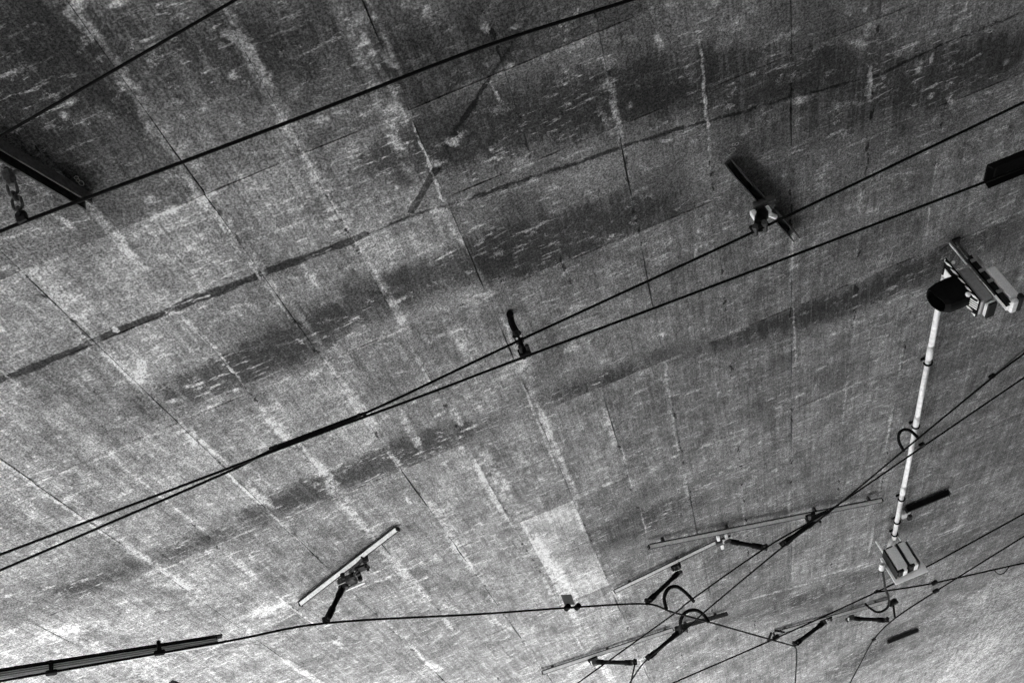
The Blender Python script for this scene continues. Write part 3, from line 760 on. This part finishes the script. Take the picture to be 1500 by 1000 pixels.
# short dark bars near the pipe
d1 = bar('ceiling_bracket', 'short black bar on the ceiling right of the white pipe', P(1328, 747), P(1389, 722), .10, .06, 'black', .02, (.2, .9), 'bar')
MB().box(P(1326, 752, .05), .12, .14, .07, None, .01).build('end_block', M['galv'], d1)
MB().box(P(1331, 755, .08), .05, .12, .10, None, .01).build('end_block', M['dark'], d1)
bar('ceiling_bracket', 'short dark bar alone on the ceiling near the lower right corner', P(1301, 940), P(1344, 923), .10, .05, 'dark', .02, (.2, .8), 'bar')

# ------------------------------------------------------------------ white pipe
pp = thing('white_pipe', Vector((3.76, 10.4, SOFFIT - .06)), 'long white conduit pipe running across the ceiling between the two signals', 'pipe')
pa, pb = P(1384, 404, .07), P(1309, 789, .07)
pd = (pb - pa)
for k0, k1 in ((0, .205), (.215, .44), (.45, .735), (.745, 1.0)):
    MB().tube([pa + pd * k0, pa + pd * (k0 + k1) * .5 + Vector((rnd.uniform(-.004, .004), 0, 0)), pa + pd * k1], .029, 14).build('tube', M['pipe'], pp, True)
for k in (.21, .445, .74):
    MB().tube([pa + pd * (k - .022), pa + pd * (k + .016)], .033, 14).build('sleeve', M['pipe'], pp, True)
for k in (.24, .46, .78, .90, .97):
    q = pa + pd * k; y_ = pd.normalized()
    r_ = MB()
    for sgn in (0,):
        ang = [math.pi * (-.15 + 1.3 * j / 12) for j in range(13)]
        xx = y_.cross(DOWN).normalized()
        o_ = [q + (xx * math.cos(g) + DOWN * math.sin(g)) * .038 for g in ang]
        r_.tube(o_, .010, 6)
    r_.box(q + Vector((0, 0, .055)), .085, .03, .02)
    r_.build('clip', M['black'], pp, True)
MB().tube([P(1308, 790, .07), P(1305, 796, .10), P(1303, 804, .16)], .04, 12).build('elbow', M['pipe'], pp, True)

# ------------------------------------------------------------------ hanging signal with striped plate
sg = thing('tram_signal', (3.8, 7.3, 5.3), 'hanging signal with black hood and black-and-white striped backing plate', 'signal')
SX, SY, SZ = 3.626, 7.18, 5.455           # front, near lower corner of the backing plate
PH, PW = .495, .235
MB().box((SX + .008, SY + PW / 2, SZ + PH / 2), .012, PW, PH, None, .003).build('backing_plate', M['black'], sg)
def stripe(y0, y1, z0, z1, zlo, zhi):
    """slanting white stripe between two edges, cut off at zlo and zhi; steep like the photo's"""
    q = [(y0, z0), (y1, z1), (y1, z1 + .046), (y0, z0 + .046)]
    q = [(y, min(max(z, zlo), zhi)) for y, z in q]
    if q[2][1] - q[1][1] < .004 and q[3][1] - q[0][1] < .004: return
    vs = [(x, y, z) for x in (SX - .003, SX + .0015) for y, z in q]
    MB().add(vs, [(0, 1, 2, 3), (7, 6, 5, 4), (0, 1, 5, 4), (1, 2, 6, 5), (2, 3, 7, 6), (3, 0, 4, 7)]).build('white_stripe', M['white'], sg)
SL = 1.9
for k in range(-1, 6):
    z = SZ + .012 + k * .094
    stripe(SY + .004, SY + .036, z, z + .032 * SL, SZ + .004, SZ + PH - .004)
    stripe(SY + PW - .036, SY + PW - .004, z + .03, z + .03 + .032 * SL, SZ + .004, SZ + PH - .004)
for k in range(6):
    y = SY + .036 + k * .028
    zz = SZ + .004
    vs = [(x, yy, zv) for x in (SX - .0032, SX + .0014) for yy, zv in ((y, zz), (y + .013, zz), (y + .013 + .05, zz + .095), (y + .05, zz + .095))]
    if y + .063 < SY + PW - .036:
        MB().add(vs, [(0, 1, 2, 3), (7, 6, 5, 4), (0, 1, 5, 4), (1, 2, 6, 5), (2, 3, 7, 6), (3, 0, 4, 7)]).build('white_stripe', M['white'], sg)
MB().box((SX - .001, SY + .165, SZ + .415), .005, .11, .10).build('white_panel', M['white'], sg)
# hood: square tunnel visor, open at the front and cut back below
HN = 16
def hood_prof(sy, sz):
    out = []
    for k in range(HN):
        a_ = 2 * math.pi * (k + .5) / HN
        cy_, cz_ = math.cos(a_), math.sin(a_)
        fct = 1 / (max(abs(cy_), abs(cz_)) ** .72)
        out.append((SY + .125 + sy * cy_ * fct, SZ + .225 + sz * cz_ * fct))
    return out
vs = []
zc = SZ + .225
for (x, sy, sz) in [(SX, .10, .125), (SX - .08, .103, .13), (SX - .17, .10, .125), (SX - .25, .085, .105)]:
    for (y, z) in hood_prof(sy, sz): vs.append((x + (.05 * max(0, (zc - z) / .12) if x < SX - .2 else 0), y, z))
for (x, sy, sz) in [(SX - .245, .075, .094), (SX - .16, .083, .10), (SX - .02, .08, .10)]:
    for (y, z) in hood_prof(sy, sz): vs.append((x + (.05 * max(0, (zc - z) / .12) if x < SX - .2 else 0), y, z))
fs = [(i * HN + k, i * HN + (k + 1) % HN, i * HN + HN + (k + 1) % HN, i * HN + HN + k) for i in range(6) for k in range(HN)]
fs.append(tuple(range(6 * HN, 7 * HN)))
MB().add(vs, fs).build('hood', M['black'], sg)
MB().tube([(SX - .06, SY + .125, zc), (SX - .05, SY + .125, zc)], .07, 16).build('lens', M['dark'], sg)
MB().ball((SX - .035, SY + .01, SZ + .10), .022).build('knob', M['galv'], sg, True)
MB().ball((SX + .045, SY + .02, SZ + .44), .018).build('knob', M['bolt'], sg, True)
h1 = MB().box((SX + .072, SY + .11, SZ + .165), .105, .20, .36, None, .012).build('housing', M['midgrey'], sg)
MB().box((SX + .080, SY + .11, SZ - .04), .085, .16, .04, None, .01).build('base_cap', M['lightgrey'], h1)
MB().box((SX + .075, SY + .09, SZ - .068), .075, .19, .02, None, .004).build('cap_tray', M['dark'], h1)
h2 = MB().box((SX + .265, SY + .11, SZ + .09), .085, .20, .34, None, .012).build('housing', M['lightgrey'], sg)
MB().box((SX + .255, SY + .11, SZ - .10), .05, .16, .04, None, .01).build('base_cap', M['galv'], h2)
MB().box((SX + .305, SY + .10, SZ - .095), .04, .20, .05, None, .008).build('cap_tray', M['dark'], h2)
MB().prism([(-.018, -.022), (.018, -.022), (.018, -.017), (.004, -.017), (.004, .017), (.018, .017), (.018, .022), (-.018, .022), (-.018, .017), (-.004, .017), (-.004, -.017), (-.018, -.017)],
           Vector((SX + .192, SY + .04, SZ + .44)), Vector((SX + .192, SY + .04, SZ - .11)), Vector((0, 1, 0))).build('hanger_post', M['dark'], sg)
MB().tube([(SX + .192, SY + .04, SOFFIT), (SX + .192, SY + .04, SZ + .43)], .013, 8).build('hanger_rod', M['rust'], sg)
for k in range(4): MB().box((SX + .192, SY + .012, SZ + .02 + k * .12), .05, .012, .03, None, .003).build('clamp_band', M['midgrey'], sg)
MB().tube([(SX + .14, SY + .01, SOFFIT), (SX + .14, SY + .01, SZ + .0)], .009, 8).build('conduit', M['rust'], sg)
MB().box((SX + .225, SY + .03, SZ + .37), .035, .05, .12, None, .006).build('bracket', M['midgrey'], sg)
MB().box((SX + .192, SY + .05, SOFFIT - .010), .08, .09, .020, None, .004).build('ceiling_plate', M['dark'], sg)
MB().box((SX + .125, SY + .02, SZ + .50), .012, .012, .26, None, .003).build('stay', M['galv'], sg)
MB().tube([(SX + .125, SY + .02, SZ + .62), (SX + .02, SY + .03, SZ + .60)], .005, 6).build('stay', M['rust'], sg)

# second signal, grey, lower right
s2 = thing('tram_signal', (3.7, 13.4, 5.4), 'grey twin-box signal on a pale square plate at the end of the white pipe', 'signal')
MB().box((3.715, 13.60, 5.66), .47, .02, .40, None, .004).build('backing_plate', M['white'], s2)
for x, w_, zc in ((3.605, .15, 5.70), (3.765, .10, 5.71)):
    h_ = MB().box((x, 13.43, zc), w_, .22, .31, None, .012).build('housing', M['lightgrey'], s2)
    MB().box((x - w_ / 2 - .012, 13.44, zc - .01), .022, .24, .35, None, .004).build('side_fin', M['dark'], h_)
    MB().box((x + .02, 13.42, zc - .175), .06, .16, .05, None, .008).build('base_cap', M['white'], h_)
    MB().box((x - .03, 13.42, zc - .172), .07, .18, .045, None, .008).build('cap_tray', M['dark'], h_)
    MB().box((x, 13.42, zc + .165), w_ * .6, .15, .03, None, .006).build('top_cap', M['dark'], h_)
MB().box((3.835, 13.44, 5.69), .02, .22, .33, None, .004).build('side_fin', M['rust'], s2)
for x in (3.56, 3.86):
    MB().tube([(x, 13.60, 5.84), (x, 13.60, SOFFIT)], .015, 8).build('hanger_rod', M['galv'], s2)
MB().tube([P(1292, 826, .36), P(1291, 834, .40)], .035, 10).build('gland', M['white'], s2)

cb2 = thing('drop_cable', P(1297, 850, .4), 'black cable dropping from the grey signal and looping left below the wires', 'cable')
MB().tube(smooth_path(PS((1292, 832, .38), (1295, 848, .34), (1297, 862, .33), (1301, 872, .33), (1302, 884, .33), (1297, 892, .34), (1285, 896, .32), (1273, 889, .26), (1268, 884, .16)), 6), .017, 8).build('cable', M['black'], cb2, True)
MB().tube([P(1291, 828, .37), P(1292, 834, .385)], .03, 10).build('gland', M['dark'], cb2)

# post outside whose pointed cap shows at the bottom edge
po = thing('street_post', (P(253, 1000, .35).x, P(253, 1000, .35).y, 0), 'dark pointed post cap peeking over the bottom edge', 'post')
pc = P(253, 995, .55); x_, y_ = pc.x, pc.y
MB().box((x_, y_, (pc.z - .12) / 2), .10, .10, pc.z - .12, None, .01).build('shaft', M['dark'], po)
MB().add([(x_ - .08, y_ - .08, pc.z - .12), (x_ + .08, y_ - .08, pc.z - .12), (x_ + .08, y_ + .08, pc.z - .12), (x_ - .08, y_ + .08, pc.z - .12),
          (x_ - .08, y_ - .08, pc.z - .07), (x_ + .08, y_ - .08, pc.z - .07), (x_ + .08, y_ + .08, pc.z - .07), (x_ - .08, y_ + .08, pc.z - .07), (x_, y_, pc.z)],
         [(3, 2, 1, 0), (0, 1, 5, 4), (1, 2, 6, 5), (2, 3, 7, 6), (3, 0, 4, 7), (4, 5, 8), (5, 6, 8), (6, 7, 8), (7, 4, 8)]).build('cap', M['dark'], po)
